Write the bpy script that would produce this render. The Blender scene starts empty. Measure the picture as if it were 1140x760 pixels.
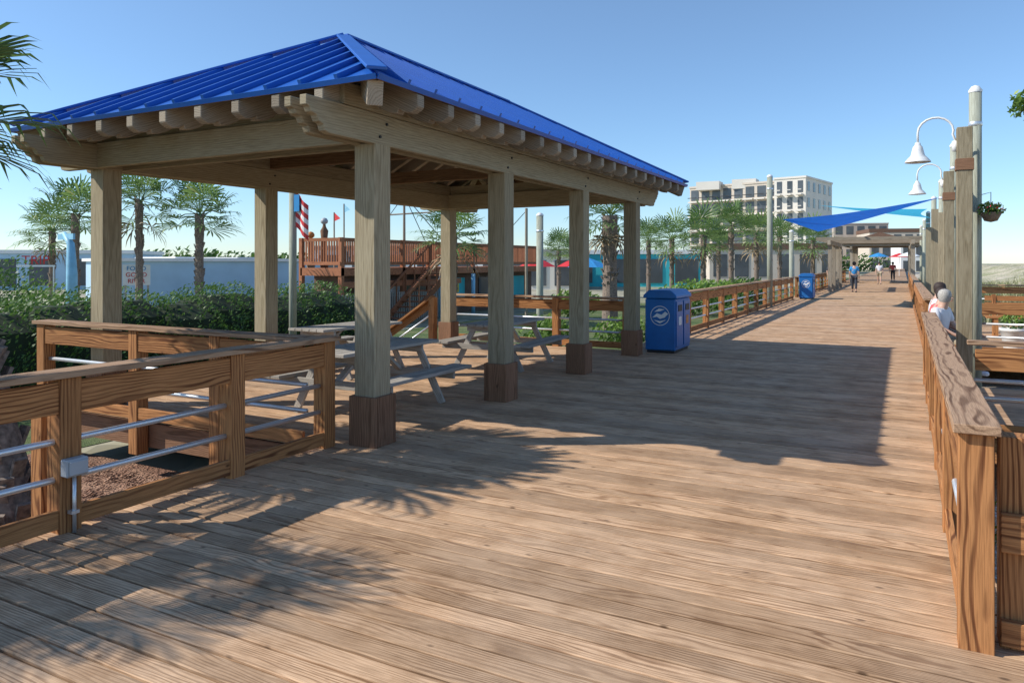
import bpy, math, random
from mathutils import Vector, Matrix
random.seed(7)
R=math.radians; PI=math.pi
SC=bpy.context.scene; COL=SC.collection
SC.view_settings.view_transform='Standard'; SC.view_settings.look='None'; SC.view_settings.exposure=0
# ---------------------------------------------------------------- camera frame
TH=math.atan(435/820); SN,CS=math.sin(TH),math.cos(TH); CH=1.7
def at(px,d):
    r=(px-570)/820*d
    return (-d*SN+r*CS, d*CS+r*SN)
def zat(py,d): return CH+(292-py)/820*d
# ---------------------------------------------------------------- helpers
ORG={}
def props(o,label=None,cat=None,group=None,kind=None):
    if label: o['label']=label
    if cat: o['category']=cat
    if group: o['group']=group
    if kind: o['kind']=kind
def thing(name,label,cat,loc=(0,0,0),group=None):
    o=bpy.data.objects.new(name,None); COL.objects.link(o); o.location=loc; o.empty_display_size=.2
    props(o,label,cat,group); ORG[o.name]=Vector(loc); return o
def copy_tree(o,parent=None):
    c=o.copy(); COL.objects.link(c)
    if parent: c.parent=parent
    for ch in list(o.children): copy_tree(ch,c)
    return c
def put(proto,loc,rz=0,label=None,first=False,scale=None):
    o=proto if first else copy_tree(proto)
    o.location=loc; o.rotation_euler=(0,0,rz)
    if label: o['label']=label
    if scale: o.scale=(scale,)*3
    return o
class MB:
    def __init__(s): s.v=[];s.f=[];s.g=[];s.r=[]
    def add(s,vs,fs,gs=None,rn=None):
        b=len(s.v); rn=random.random() if rn is None else rn
        if gs is None:
            o=Vector((random.random()*9,random.uniform(.03,.2),random.uniform(.03,.2)))
            gs=[Vector(v)+o for v in vs]
        s.v+= [Vector(v) for v in vs]; s.g+=gs; s.r+=[rn]*len(vs)
        s.f+=[tuple(b+i for i in f) for f in fs]; return s
    def obox(s,c,ax,hs,rn=None):
        c=Vector(c); vs=[];gs=[]
        order=sorted(range(3),key=lambda i:-hs[i])
        off=Vector((random.random()*20,random.uniform(.02,.16)*random.choice((-1,1)),random.uniform(.02,.16)*random.choice((-1,1))))
        for x in(-1,1):
            for y in(-1,1):
                for z in(-1,1):
                    l=(x*hs[0],y*hs[1],z*hs[2])
                    vs.append(c+ax[0]*l[0]+ax[1]*l[1]+ax[2]*l[2])
                    gs.append(Vector((l[order[0]],l[order[1]],l[order[2]]))+off)
        return s.add(vs,[(0,1,3,2),(4,6,7,5),(0,4,5,1),(2,3,7,6),(0,2,6,4),(1,5,7,3)],gs,rn)
    def box(s,x0,x1,y0,y1,z0,z1,rn=None):
        return s.obox(((x0+x1)/2,(y0+y1)/2,(z0+z1)/2),(Vector((1,0,0)),Vector((0,1,0)),Vector((0,0,1))),(abs(x1-x0)/2,abs(y1-y0)/2,abs(z1-z0)/2),rn)
    def bar(s,p0,p1,w,h,up=(0,0,1),rn=None):
        p0=Vector(p0);p1=Vector(p1);a=(p1-p0);L=a.length;a.normalize();u=Vector(up)
        sd=a.cross(u)
        if sd.length<1e-4: sd=a.cross(Vector((0,1,0)))
        sd.normalize();u=sd.cross(a).normalized()
        return s.obox((p0+p1)/2,(a,sd,u),(L/2,w/2,h/2),rn)
    def tube(s,pts,r,n=10,cap=True,rn=None):
        pts=[Vector(p) for p in pts]; rs=r if isinstance(r,(list,tuple)) else [r]*len(pts)
        vs=[];fs=[];gs=[];L=0;prev=None
        off=Vector((random.random()*9,.05,.05))
        for i,p in enumerate(pts):
            t=(pts[min(i+1,len(pts)-1)]-pts[max(i-1,0)]).normalized()
            if prev is None:
                a=t.cross(Vector((0,0,1)) if abs(t.z)<.9 else Vector((0,1,0))).normalized()
            else:
                a=(prev-t*prev.dot(t)).normalized()
            prev=a;b=t.cross(a)
            if i: L+=(p-pts[i-1]).length
            for k in range(n):
                q=2*PI*k/n; d=a*math.cos(q)+b*math.sin(q)
                vs.append(p+d*rs[i]); gs.append(Vector((L,math.cos(q)*rs[i],math.sin(q)*rs[i]))+off)
        m=len(pts)
        for i in range(m-1):
            for k in range(n):
                fs.append((i*n+k,i*n+(k+1)%n,(i+1)*n+(k+1)%n,(i+1)*n+k))
        if cap: fs.append(tuple(reversed(range(n)))); fs.append(tuple((m-1)*n+k for k in range(n)))
        return s.add(vs,fs,gs,rn)
    def lathe(s,c,prof,n=20,rn=None):
        vs=[];fs=[]
        for r,z in prof:
            for k in range(n):
                q=2*PI*k/n; vs.append((c[0]+r*math.cos(q),c[1]+r*math.sin(q),c[2]+z))
        for i in range(len(prof)-1):
            for k in range(n): fs.append((i*n+k,i*n+(k+1)%n,(i+1)*n+(k+1)%n,(i+1)*n+k))
        return s.add(vs,fs,None,rn)
    def extr(s,poly,o,u,w,n,th,rn=None,tilt=.45):
        o=Vector(o);u=Vector(u);w=Vector(w);n=Vector(n);vs=[];gs=[];k=len(poly)
        off=Vector((random.random()*20,random.uniform(.03,.1),random.uniform(.03,.1)))
        for sgn in(-.5,.5):
            for a,b in poly:
                vs.append(o+u*a+w*b+n*(th*sgn)); gs.append(Vector((a,b-a*tilt,th*sgn))+off)
        fs=[tuple(reversed(range(k))),tuple(range(k,2*k))]+[(i,(i+1)%k,k+(i+1)%k,k+i) for i in range(k)]
        return s.add(vs,fs,gs,rn)
    def build(s,name,mat,parent=None,smooth=False,bevel=0,loc=None,label=None,cat=None,group=None,kind=None):
        org=Vector(loc) if loc is not None else Vector((0,0,0))
        if parent is not None:
            p=parent
            while p.parent: p=p.parent
            org=ORG.get(p.name,Vector((0,0,0)))
        me=bpy.data.meshes.new(name); me.from_pydata([tuple(v-org) for v in s.v],[],s.f)
        a=me.attributes.new('gc','FLOAT_VECTOR','POINT'); a.data.foreach_set('vector',[c for g in s.g for c in g])
        b=me.attributes.new('rn','FLOAT','POINT'); b.data.foreach_set('value',s.r)
        if smooth: me.polygons.foreach_set('use_smooth',[True]*len(me.polygons))
        me.materials.append(mat); me.update()
        o=bpy.data.objects.new(name,me); COL.objects.link(o)
        if parent is not None: o.parent=parent
        else: o.location=org
        if bevel:
            m=o.modifiers.new('bevel','BEVEL'); m.width=bevel; m.segments=1; m.limit_method='ANGLE'; m.angle_limit=R(40)
        props(o,label,cat,group,kind); return o
# ---------------------------------------------------------------- materials
def nt(name):
    m=bpy.data.materials.new(name); m.use_nodes=True; t=m.node_tree; b=t.nodes['Principled BSDF']; return m,t,b
def N(t,typ,**kw):
    n=t.nodes.new(typ)
    for k,v in kw.items(): setattr(n,k,v)
    return n
def L(t,a,b): t.links.new(a,b)
def ramp(t,fac,stops):
    r=N(t,'ShaderNodeValToRGB'); e=r.color_ramp.elements
    while len(e)<len(stops): e.new(.5)
    for i,(p,c) in enumerate(stops): e[i].position=p; e[i].color=(*c,1) if len(c)==3 else c
    L(t,fac,r.inputs[0]); return r.outputs[0]
def mixc(t,fac,a,b,mode='MIX'):
    m=N(t,'ShaderNodeMix',data_type='RGBA',blend_type=mode)
    if isinstance(fac,(int,float)): m.inputs[0].default_value=fac
    else: L(t,fac,m.inputs[0])
    for i,x in((6,a),(7,b)):
        if isinstance(x,tuple): m.inputs[i].default_value=(*x[:3],1)
        else: L(t,x,m.inputs[i])
    return m.outputs[2]
def wood(name,light,dark,vary=.35,rough=.85,ring=26,wash=None,grain=.7,knots=True,fib=.65,fsc=230):
    m,t,b=nt(name)
    at_=N(t,'ShaderNodeAttribute',attribute_name='gc'); rn=N(t,'ShaderNodeAttribute',attribute_name='rn')
    mp=N(t,'ShaderNodeMapping'); L(t,at_.outputs['Vector'],mp.inputs[0]); mp.inputs['Scale'].default_value=(.05,1,1)
    mp0=N(t,'ShaderNodeMapping'); L(t,at_.outputs['Vector'],mp0.inputs[0]); mp0.inputs['Scale'].default_value=(.22,1,1)
    nz=N(t,'ShaderNodeTexNoise'); nz.inputs['Scale'].default_value=5; nz.inputs['Detail'].default_value=2; L(t,mp0.outputs[0],nz.inputs['Vector'])
    sb=N(t,'ShaderNodeVectorMath',operation='SUBTRACT'); L(t,nz.outputs['Color'],sb.inputs[0]); sb.inputs[1].default_value=(.5,.5,.5)
    sc=N(t,'ShaderNodeVectorMath',operation='SCALE'); L(t,sb.outputs[0],sc.inputs[0]); sc.inputs['Scale'].default_value=.11
    ad=N(t,'ShaderNodeVectorMath',operation='ADD'); L(t,mp.outputs[0],ad.inputs[0]); L(t,sc.outputs[0],ad.inputs[1])
    wv=N(t,'ShaderNodeTexWave',wave_type='RINGS',rings_direction='X'); L(t,ad.outputs[0],wv.inputs['Vector'])
    wv.inputs['Scale'].default_value=ring; wv.inputs['Distortion'].default_value=1.0; wv.inputs['Detail'].default_value=2; wv.inputs['Detail Scale'].default_value=3
    g=ramp(t,wv.outputs['Fac'],[(.45,(0,0,0)),(.95,(1,1,1))])
    mf=N(t,'ShaderNodeMapping'); L(t,at_.outputs['Vector'],mf.inputs[0]); mf.inputs['Scale'].default_value=(6,fsc,fsc)
    nf=N(t,'ShaderNodeTexNoise'); nf.inputs['Scale'].default_value=1; nf.inputs['Detail'].default_value=3; L(t,mf.outputs[0],nf.inputs['Vector'])
    mq=N(t,'ShaderNodeMapping'); L(t,at_.outputs['Vector'],mq.inputs[0]); mq.inputs['Scale'].default_value=(1.5,9,9)
    nq=N(t,'ShaderNodeTexNoise'); nq.inputs['Scale'].default_value=1; nq.inputs['Detail'].default_value=2; L(t,mq.outputs[0],nq.inputs['Vector'])
    qf=ramp(t,nq.outputs['Fac'],[(.35,(.25*grain,)*3),(.62,(grain,)*3)])
    gm=N(t,'ShaderNodeMath',operation='MULTIPLY'); L(t,g,gm.inputs[0]); L(t,qf,gm.inputs[1])
    c=mixc(t,gm.outputs[0],light,dark)
    ff=ramp(t,nf.outputs['Fac'],[(.35,(.6,.57,.54)),(.58,(1.12,1.12,1.12))])
    c=mixc(t,fib,c,ff,'MULTIPLY')
    if knots:
        mk=N(t,'ShaderNodeMapping'); L(t,at_.outputs['Vector'],mk.inputs[0]); mk.inputs['Scale'].default_value=(2.6,5,5)
        vk=N(t,'ShaderNodeTexVoronoi'); vk.inputs['Scale'].default_value=1.3; L(t,mk.outputs[0],vk.inputs['Vector'])
        k=ramp(t,vk.outputs['Distance'],[(.04,(.8,.8,.8)),(.10,(0,0,0))]); c=mixc(t,k,c,tuple(x*.45 for x in dark))
    tone=ramp(t,rn.outputs['Fac'],[(0,(1-vary,1-vary*1.05,1-vary*1.1)),(.5,(1,1,1)),(1,(1+vary*.6,1+vary*.55,1+vary*.5))])
    c=mixc(t,1,c,tone,'MULTIPLY')
    if wash:
        geo=N(t,'ShaderNodeNewGeometry'); nw=N(t,'ShaderNodeTexNoise'); nw.inputs['Scale'].default_value=.9; nw.inputs['Detail'].default_value=5; L(t,geo.outputs['Position'],nw.inputs['Vector'])
        wf=ramp(t,nw.outputs['Fac'],[(.42,(0,0,0)),(.72,(.45,.45,.45))]); c=mixc(t,wf,c,mixc(t,.6,c,wash))
        sm=N(t,'ShaderNodeTexNoise'); sm.inputs['Scale'].default_value=2.6; sm.inputs['Detail'].default_value=8; sm.inputs['Roughness'].default_value=.65; L(t,geo.outputs['Position'],sm.inputs['Vector'])
        sf=ramp(t,sm.outputs['Fac'],[(.34,(.76,.72,.68)),(.56,(1,1,1))]); c=mixc(t,1,c,sf,'MULTIPLY')
    L(t,c,b.inputs['Base Color']); b.inputs['Roughness'].default_value=rough; b.inputs['Specular IOR Level'].default_value=.2
    bm=N(t,'ShaderNodeBump'); bm.inputs['Strength'].default_value=.35; bm.inputs['Distance'].default_value=.003
    h=N(t,'ShaderNodeMath',operation='SUBTRACT'); L(t,nf.outputs['Fac'],h.inputs[0]); L(t,gm.outputs[0],h.inputs[1]); L(t,h.outputs[0],bm.inputs['Height']); L(t,bm.outputs[0],b.inputs['Normal'])
    return m
def plain(name,c,rough=.6,metal=0,var=.12,scale=6,trans=0):
    m,t,b=nt(name); tc=N(t,'ShaderNodeTexCoord'); n=N(t,'ShaderNodeTexNoise'); n.inputs['Scale'].default_value=scale; n.inputs['Detail'].default_value=5
    L(t,tc.outputs['Object'],n.inputs['Vector'])
    r=ramp(t,n.outputs['Fac'],[(.3,tuple(x*(1-var) for x in c)),(.7,tuple(min(1,x*(1+var)) for x in c))])
    L(t,r,b.inputs['Base Color']); b.inputs['Roughness'].default_value=rough; b.inputs['Metallic'].default_value=metal
    if trans:
        tn=N(t,'ShaderNodeBsdfTranslucent'); L(t,r,tn.inputs['Color']); mx=N(t,'ShaderNodeMixShader'); mx.inputs[0].default_value=trans
        L(t,b.outputs[0],mx.inputs[1]); L(t,tn.outputs[0],mx.inputs[2]); L(t,mx.outputs[0],t.nodes['Material Output'].inputs[0])
    return m
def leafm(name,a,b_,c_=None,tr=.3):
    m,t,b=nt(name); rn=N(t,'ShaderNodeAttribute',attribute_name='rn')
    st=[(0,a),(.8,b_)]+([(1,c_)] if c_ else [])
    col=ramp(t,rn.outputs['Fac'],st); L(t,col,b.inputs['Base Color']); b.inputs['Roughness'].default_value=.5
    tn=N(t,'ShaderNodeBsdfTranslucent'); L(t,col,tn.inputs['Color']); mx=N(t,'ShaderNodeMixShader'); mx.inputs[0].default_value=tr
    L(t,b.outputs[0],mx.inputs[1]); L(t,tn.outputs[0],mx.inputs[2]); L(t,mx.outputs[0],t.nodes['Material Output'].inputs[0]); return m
def groundm(name,cols,sc=(2,30),bump=.02,rough=.95):
    m,t,b=nt(name); geo=N(t,'ShaderNodeNewGeometry')
    n1=N(t,'ShaderNodeTexNoise'); n1.inputs['Scale'].default_value=sc[0]; n1.inputs['Detail'].default_value=6; L(t,geo.outputs['Position'],n1.inputs['Vector'])
    n2=N(t,'ShaderNodeTexVoronoi'); n2.inputs['Scale'].default_value=sc[1]; L(t,geo.outputs['Position'],n2.inputs['Vector'])
    c1=ramp(t,n1.outputs['Fac'],[(.35,cols[0]),(.65,cols[1])])
    bw=N(t,'ShaderNodeRGBToBW'); L(t,n2.outputs['Color'],bw.inputs[0])
    tn=ramp(t,bw.outputs[0],[(.2,(.6,.6,.6)),(.8,(1.25,1.25,1.25))]); c3=mixc(t,.8,c1,tn,'MULTIPLY')
    L(t,c3,b.inputs['Base Color']); b.inputs['Roughness'].default_value=rough
    bm=N(t,'ShaderNodeBump'); bm.inputs['Strength'].default_value=.8; bm.inputs['Distance'].default_value=bump; L(t,n2.outputs['Distance'],bm.inputs['Height']); L(t,bm.outputs[0],b.inputs['Normal'])
    return m
M={}
M['deck']=wood('deck_boards',(.62,.41,.25),(.25,.13,.065),vary=.24,wash=(.60,.47,.35),ring=20,grain=.8,fib=.75)
M['rail']=wood('railing_wood',(.46,.215,.085),(.13,.045,.018),vary=.18,ring=14,grain=.9,fib=.65)
M['cap']=wood('cap_wood',(.46,.30,.19),(.13,.065,.035),vary=.15,ring=13,grain=.9)
M['pav']=wood('pavilion_timber',(.38,.325,.22),(.23,.185,.11),vary=.2,ring=12,grain=.65,knots=False)
M['tail']=wood('rafter_timber',(.38,.33,.26),(.19,.155,.115),vary=.3,ring=15,grain=.6,knots=False)
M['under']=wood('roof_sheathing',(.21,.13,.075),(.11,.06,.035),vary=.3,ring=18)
M['base']=wood('post_wrap_wood',(.27,.15,.09),(.11,.055,.03),vary=.2,ring=18)
M['grey']=wood('weathered_grey_wood',(.46,.43,.385),(.25,.22,.19),vary=.25,ring=20,grain=.65)
M['red_wood']=wood('reddish_stained_wood',(.42,.18,.095),(.22,.08,.045),vary=.3)
M['pole']=wood('greenish_treated_pole',(.40,.42,.34),(.26,.27,.21),vary=.1,ring=14,grain=.5,knots=False)
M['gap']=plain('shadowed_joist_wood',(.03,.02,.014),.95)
M['pipe']=plain('galvanised_pipe',(.72,.74,.76),.38,.7,.08)
M['roof']=plain('blue_metal_roof',(.012,.115,.47),.38,.0,.06,3)
M['bin']=plain('blue_plastic',(.012,.14,.42),.45,0,.1)
M['white']=plain('white_paint',(.80,.80,.78),.5,0,.05)
M['greybox']=plain('grey_box_paint',(.42,.44,.46),.5,0,.1)
M['black']=plain('black_rubber',(.02,.02,.02),.6)
M['red']=plain('red_paint',(.60,.03,.03),.5)
M['yellow']=plain('yellow_paint',(.7,.5,.05),.5)
M['orange']=plain('orange_paint',(.6,.2,.04),.5)
M['bluewall']=plain('pale_blue_wall',(.42,.60,.74),.7,0,.08,1)
M['teal']=plain('teal_wall',(.05,.50,.55),.7,0,.08,1)
M['cream']=plain('cream_stucco',(.60,.52,.43),.85,0,.05,.3)
M['cream2']=plain('pale_stucco',(.74,.69,.61),.85,0,.05,.3)
M['tan']=plain('tan_stucco',(.46,.39,.33),.85,0,.08,.3)
M['glass']=plain('dark_window_glass',(.08,.09,.10),.2,0,.3,.5)
M['roofgrey']=plain('grey_roofing',(.35,.35,.35),.8)
M['brownroof']=plain('brown_roofing',(.16,.09,.06),.8)
M['sail']=plain('blue_shade_cloth',(.01,.20,.85),.7,trans=.4)
M['sail2']=plain('teal_shade_cloth',(.05,.50,.75),.7,trans=.4)
M['lightblue']=plain('light_blue_paint',(.25,.52,.68),.5)
M['palm']=leafm('palm_frond',(.09,.17,.05),(.24,.36,.11),(.48,.42,.19),tr=.35)
M['palm_dead']=leafm('dead_frond',(.22,.15,.08),(.40,.30,.17),tr=.1)
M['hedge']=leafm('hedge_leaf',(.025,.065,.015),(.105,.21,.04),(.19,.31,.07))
M['leaf']=leafm('bright_leaf',(.07,.15,.03),(.22,.36,.06),(.34,.44,.1))
M['grass']=leafm('dune_grass',(.16,.20,.07),(.36,.36,.17),(.52,.46,.28))
M['trunk']=plain('palm_trunk_bark',(.22,.17,.135),.95,0,.5,24)
M['bark']=plain('tree_bark',(.18,.14,.10),.95,0,.35,15)
M['mulch']=groundm('bark_mulch',[(.22,.11,.07),(.40,.24,.16)],(4,38),.03)
M['sand']=groundm('dune_sand',[(.50,.43,.33),(.66,.58,.46)],(.9,45),.02)
M['dune']=groundm('grassy_dune',[(.30,.31,.16),(.60,.53,.40)],(.35,9),.05)
M['lawn']=groundm('lawn_ground',[(.08,.14,.035),(.2,.22,.09)],(1.2,60),.02)
M['ground']=groundm('far_ground',[(.24,.25,.14),(.42,.38,.28)],(.05,2),.02)
M['skin']=plain('skin',(.56,.34,.25),.5,0,.05)
M['hair_grey']=plain('grey_hair',(.42,.40,.37),.8,0,.3,60)
M['hair_dark']=plain('dark_hair',(.04,.025,.02),.7)
M['cl_white']=plain('white_cloth',(.72,.72,.76),.85)
M['cl_pink']=plain('pink_cloth',(.66,.12,.12),.85)
M['cl_blue']=plain('blue_cloth',(.03,.25,.55),.85)
M['cl_dark']=plain('dark_cloth',(.04,.045,.06),.85)
M['cl_khaki']=plain('khaki_cloth',(.38,.32,.22),.85)
# ---------------------------------------------------------------- world, sun, camera
w=bpy.data.worlds.new('World'); SC.world=w; w.use_nodes=True; wt=w.node_tree
sky=wt.nodes.new('ShaderNodeTexSky'); sky.sky_type='NISHITA'; sky.sun_disc=False
EL=R(38); sd=Vector((-.857,-.515,0)).normalized()
sky.sun_elevation=EL; sky.sun_rotation=math.atan2(sd.x,sd.y); sky.air_density=1.0; sky.dust_density=0.0; sky.ozone_density=4.0
tcw=wt.nodes.new('ShaderNodeTexCoord'); sxw=wt.nodes.new('ShaderNodeSeparateXYZ'); wt.links.new(tcw.outputs['Generated'],sxw.inputs[0])
rmp=ramp(wt,sxw.outputs['Z'],[(0,(.74,.80,.98)),(.10,(.82,.88,1.0)),(.35,(1.02,.98,1.0))])
h2=wt.nodes.new('ShaderNodeMix'); h2.data_type='RGBA'; h2.blend_type='MULTIPLY'; h2.inputs[0].default_value=1; wt.links.new(sky.outputs[0],h2.inputs[6]); wt.links.new(rmp,h2.inputs[7])
hs=wt.nodes.new('ShaderNodeMix'); hs.data_type='RGBA'; hs.blend_type='MULTIPLY'; hs.inputs[0].default_value=1; hs.inputs[7].default_value=(1.16,1.24,1.22,1)
wt.links.new(h2.outputs[2],hs.inputs[6]); wt.links.new(hs.outputs[2],wt.nodes['Background'].inputs[0]); wt.nodes['Background'].inputs[1].default_value=.14
sun=bpy.data.lights.new('sun','SUN'); sun.energy=5.0; sun.angle=R(.5); sun.color=(1,.94,.84)
so=bpy.data.objects.new('sun',sun); COL.objects.link(so)
trav=-(sd*math.cos(EL)+Vector((0,0,math.sin(EL)))); so.rotation_euler=trav.to_track_quat('-Z','Y').to_euler(); so.location=(-20,-12,20)
cam=bpy.data.cameras.new('camera'); co=bpy.data.objects.new('camera',cam); COL.objects.link(co); SC.camera=co
co.location=(0,0,CH); co.rotation_euler=(R(90),0,TH); cam.sensor_width=36; cam.lens=820/1140*36; cam.shift_y=-88/1140; cam.clip_end=3000; cam.clip_start=.05
# ---------------------------------------------------------------- ground
GZ=-.6
MB().box(-900,900,-300,1500,GZ-.3,GZ).build('ground',M['ground'],kind='structure')
m=MB(); m.add([(.2,-5,GZ+.012),(14,-5,GZ+.012),(60,200,GZ+.012),(.2,200,GZ+.012)],[(0,1,2,3)]); m.build('dune_sand',M['sand'],kind='structure')
m=MB(); m.add([(-9.2,-3,GZ+.016),(-4.6,-3,GZ+.016),(-4.6,5.4,GZ+.016),(-9.2,5.4,GZ+.016)],[(0,1,2,3)]); m.build('mulch_bed',M['mulch'],kind='structure')
m=MB(); m.add([(-15,-3,GZ+.008),(-9,-3,GZ+.008),(-9,40,GZ+.008),(-15,40,GZ+.008)],[(0,1,2,3)]); m.build('lawn',M['lawn'],kind='structure')
m=MB(); m.add([(-9,13.6,GZ+.012),(-4.6,13.6,GZ+.012),(-4.6,120,GZ+.012),(-9,120,GZ+.012)],[(0,1,2,3)]); m.build('garden_bed',M['lawn'],kind='structure')
def duneh(x,y):
    e=max(0,min(1,(x-7.5)/6))*max(0,min(1,(y-14)/20))
    return GZ-.05+e*(1.35+.45*math.sin(x*.31+y*.13)+.3*math.sin(y*.27-x*.2)+.15*math.sin(x*.9+y*.7))
NX,NY=40,70; vs=[];fs=[]
for i in range(NX+1):
    for j in range(NY+1):
        x=7+i*1.6;y=12+j*2.6; vs.append((x,y,duneh(x,y)))
for i in range(NX):
    for j in range(NY):
        k=i*(NY+1)+j; fs.append((k,k+NY+1,k+NY+2,k+1))
m=MB(); m.add(vs,fs); m.build('dune_ridge',M['dune'],smooth=True,kind='structure')
# deck boards
m=MB(); y=-1.2; P=.143; DX1=.44
while y<75:
    x0=-4.86; x1=DX1
    if y<3.98: x1=3.6
    if 5.2<y<13.62: x0=-9.0
    a=x0+random.uniform(-.01,.01); b_=x1+random.uniform(-.006,.006)
    z=random.uniform(-.003,.002); t=random.uniform(-.002,.002)
    m.bar((a,y+P/2,z-.019+t),(b_,y+P/2+random.uniform(-.001,.001),z-.019-t),P-random.uniform(.012,.019),.038)
    y+=P
m.build('boardwalk_deck',M['deck'],kind='structure',bevel=.004)
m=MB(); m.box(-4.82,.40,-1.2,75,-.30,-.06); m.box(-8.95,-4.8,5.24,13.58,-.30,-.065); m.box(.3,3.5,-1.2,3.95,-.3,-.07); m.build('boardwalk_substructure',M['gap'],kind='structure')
m=MB(); m.box(-8.97,-4.84,5.205,5.237,-.30,-.042); m.build('boardwalk_rim_board',M['base'],kind='structure')
MB().box(-4.82,.4,75,260,-.3,-.01).build('far_boardwalk',M['deck'],kind='structure')
# ---------------------------------------------------------------- railings
RG='timber railings along the boardwalk'
def railing(label,p0,p1,posts,top=1.0,pipes=(.57,.33),group=RG,capw=.20,post_w=.14,zb=-.35,bottom=True,board=True,name='wooden_railing',bev=.004,side=1,boardz=(.75,.95),capover=.06,flush=False):
    p0=Vector((*p0,0));p1=Vector((*p1,0));a=(p1-p0).normalized();n=Vector((-a.y,a.x,0))*side
    t=thing(name,label,'railing',p0,group)
    for q in posts:
        c=p0+a*q; b=MB(); b.obox((c.x,c.y,(top-.03+zb)/2),(Vector((a.x,a.y,0)),n,Vector((0,0,1))),(post_w/2,post_w/2,(top-.03-zb)/2)); b.build('post',M['rail'],t,bevel=bev)
    Z=Vector((0,0,1))
    MB().bar(p0-a*capover+Z*(top-.005),p1+a*capover+Z*(top-.005),capw,.042).build('cap_rail',M['cap'],t,bevel=bev)
    o=n*((post_w/2-.03) if flush else (post_w/2+.021))
    if board: MB().bar(p0+o+Z*sum(boardz)*.5,p1+o+Z*sum(boardz)*.5,.038,boardz[1]-boardz[0]).build('side_board',M['rail'],t,bevel=bev)
    if bottom: MB().bar(p0+o+Z*.09,p1+o+Z*.09,.038,.12).build('bottom_board',M['rail'],t,bevel=bev)
    for z in pipes:
        MB().tube([p0+Z*z,p1+Z*z],.021,10).build('pipe_rail',M['pipe'],t,smooth=True)
    return t
railing('low timber railing with two steel pipes in the left foreground, carrying the grey electrical box',(-4.72,.2),(-4.72,5.26),[.05,1.3,2.61,3.94,5.0],side=-1,flush=True)
railing('timber railing across the near end of the pavilion, ending at the hedge side',(-9.02,5.12),(-4.86,5.12),[.06,1.75,3.0],side=-1,flush=True)
railing('timber railing behind the picnic tables, at the far end of the pavilion',(-8.83,13.68),(-4.66,13.68),[.07,1.35,2.6,4.1],side=-1,flush=True)
railing('long timber railing receding on the left beyond the blue recycling bin',(-4.55,15.6),(-4.55,36.2),[.07+1.87*i for i in range(12)],side=-1,bev=0,flush=True)
railing('long timber railing further down the left side past the second blue bin',(-4.55,38),(-4.55,72),[.07+2.1*i for i in range(17)],side=-1,bev=0,flush=True)
railing('timber railing with a broad weathered cap in the right foreground, leading away',(.285,3.84),(.32,11.9),[.02,1.6,3.2,4.8,6.4,8.0],top=.98,side=1,capw=.18,boardz=(.70,.93),capover=.085,post_w=.135,flush=True)
railing('timber railing on the right beyond the seated people',(.45,16.2),(.45,60),[.07+2.3*i for i in range(20)],side=1,bev=0)
t=thing('low_side_railing','low side rail running right from the near right post, two boards and one pipe','railing',(.5,3.86,0))
MB().box(.38,.50,3.90,4.02,-.5,.93).build('post',M['rail'],t,bevel=.004)
MB().box(.38,3.4,3.855,3.893,.43,.60).build('rail_board',M['rail'],t,bevel=.004)
MB().box(.38,3.4,3.855,3.893,.02,.13).build('bottom_board',M['rail'],t,bevel=.004)
MB().tube([(.4,3.95,.28),(3.4,3.95,.28)],.019).build('pipe_rail',M['pipe'],t,smooth=True)
MB().box(-5.11,-4.99,2.82,2.94,-.62,.74).build('timber_post',M['rail'],loc=(-5.05,2.87,GZ),bevel=.004,label='short timber post standing just behind the near left railing beside the palm trunk',cat='post')
def platform(label,y0,y1,x0,x1,z=0):
    t=thing('beach_platform',label,'platform',(x0,y0,GZ),'beach platforms right of the boardwalk')
    b=MB(); yy=y0
    while yy<y1-.05: b.box(x0,x1,yy,yy+.137,z-.04,z); yy+=.143
    b.build('deck_surface',M['deck'],t)
    b=MB(); b.box(x0,x1,y0-.045,y0-.003,z-.25,z-.005); b.box(x1+.003,x1+.045,y0-.04,y1,z-.25,z-.005); b.build('rim_board',M['rail'],t)
    for px in (x0+.1,x1-.1):
        for py in (y0+.1,y1-.1): MB().box(px-.07,px+.07,py-.07,py+.07,GZ-.2,z-.05).build('pile',M['base'],t)
    return t
platform('first small beach platform to the right of the railing, near the weeds',8.55,11.8,.48,5.2)
platform('second beach platform on the right, beside the lamp posts',16,24,.6,6)
RB='railings of the beach platforms'
railing('near railing of the first beach platform, beside the pebbly weeds',(.62,8.5),(5.2,8.5),[.55,2.0,3.4],top=.92,pipes=(.55,.38),side=-1,boardz=(.66,.86),capw=.14,zb=-.6,group=RB)
railing('railing along the outer side of the first beach platform',(5.2,8.6),(5.2,11.8),[.1,1.6,3.1],top=.92,side=1,zb=-.6,group=RB)
railing('near railing of the second beach platform',(1.1,16.05),(6,16.05),[.1,1.7,3.2,4.8],top=.92,side=-1,zb=-.6,group=RB)
railing('outer railing of the second beach platform',(6,16.1),(6,24),[.1,2,4,6,7.8],top=.92,side=1,zb=-.6,group=RB)
railing('far dune railing beyond the beach platforms',(1.5,27),(8,27),[.1+2*i for i in range(4)],top=1.0,side=-1,zb=-.6,group=RB)
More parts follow.
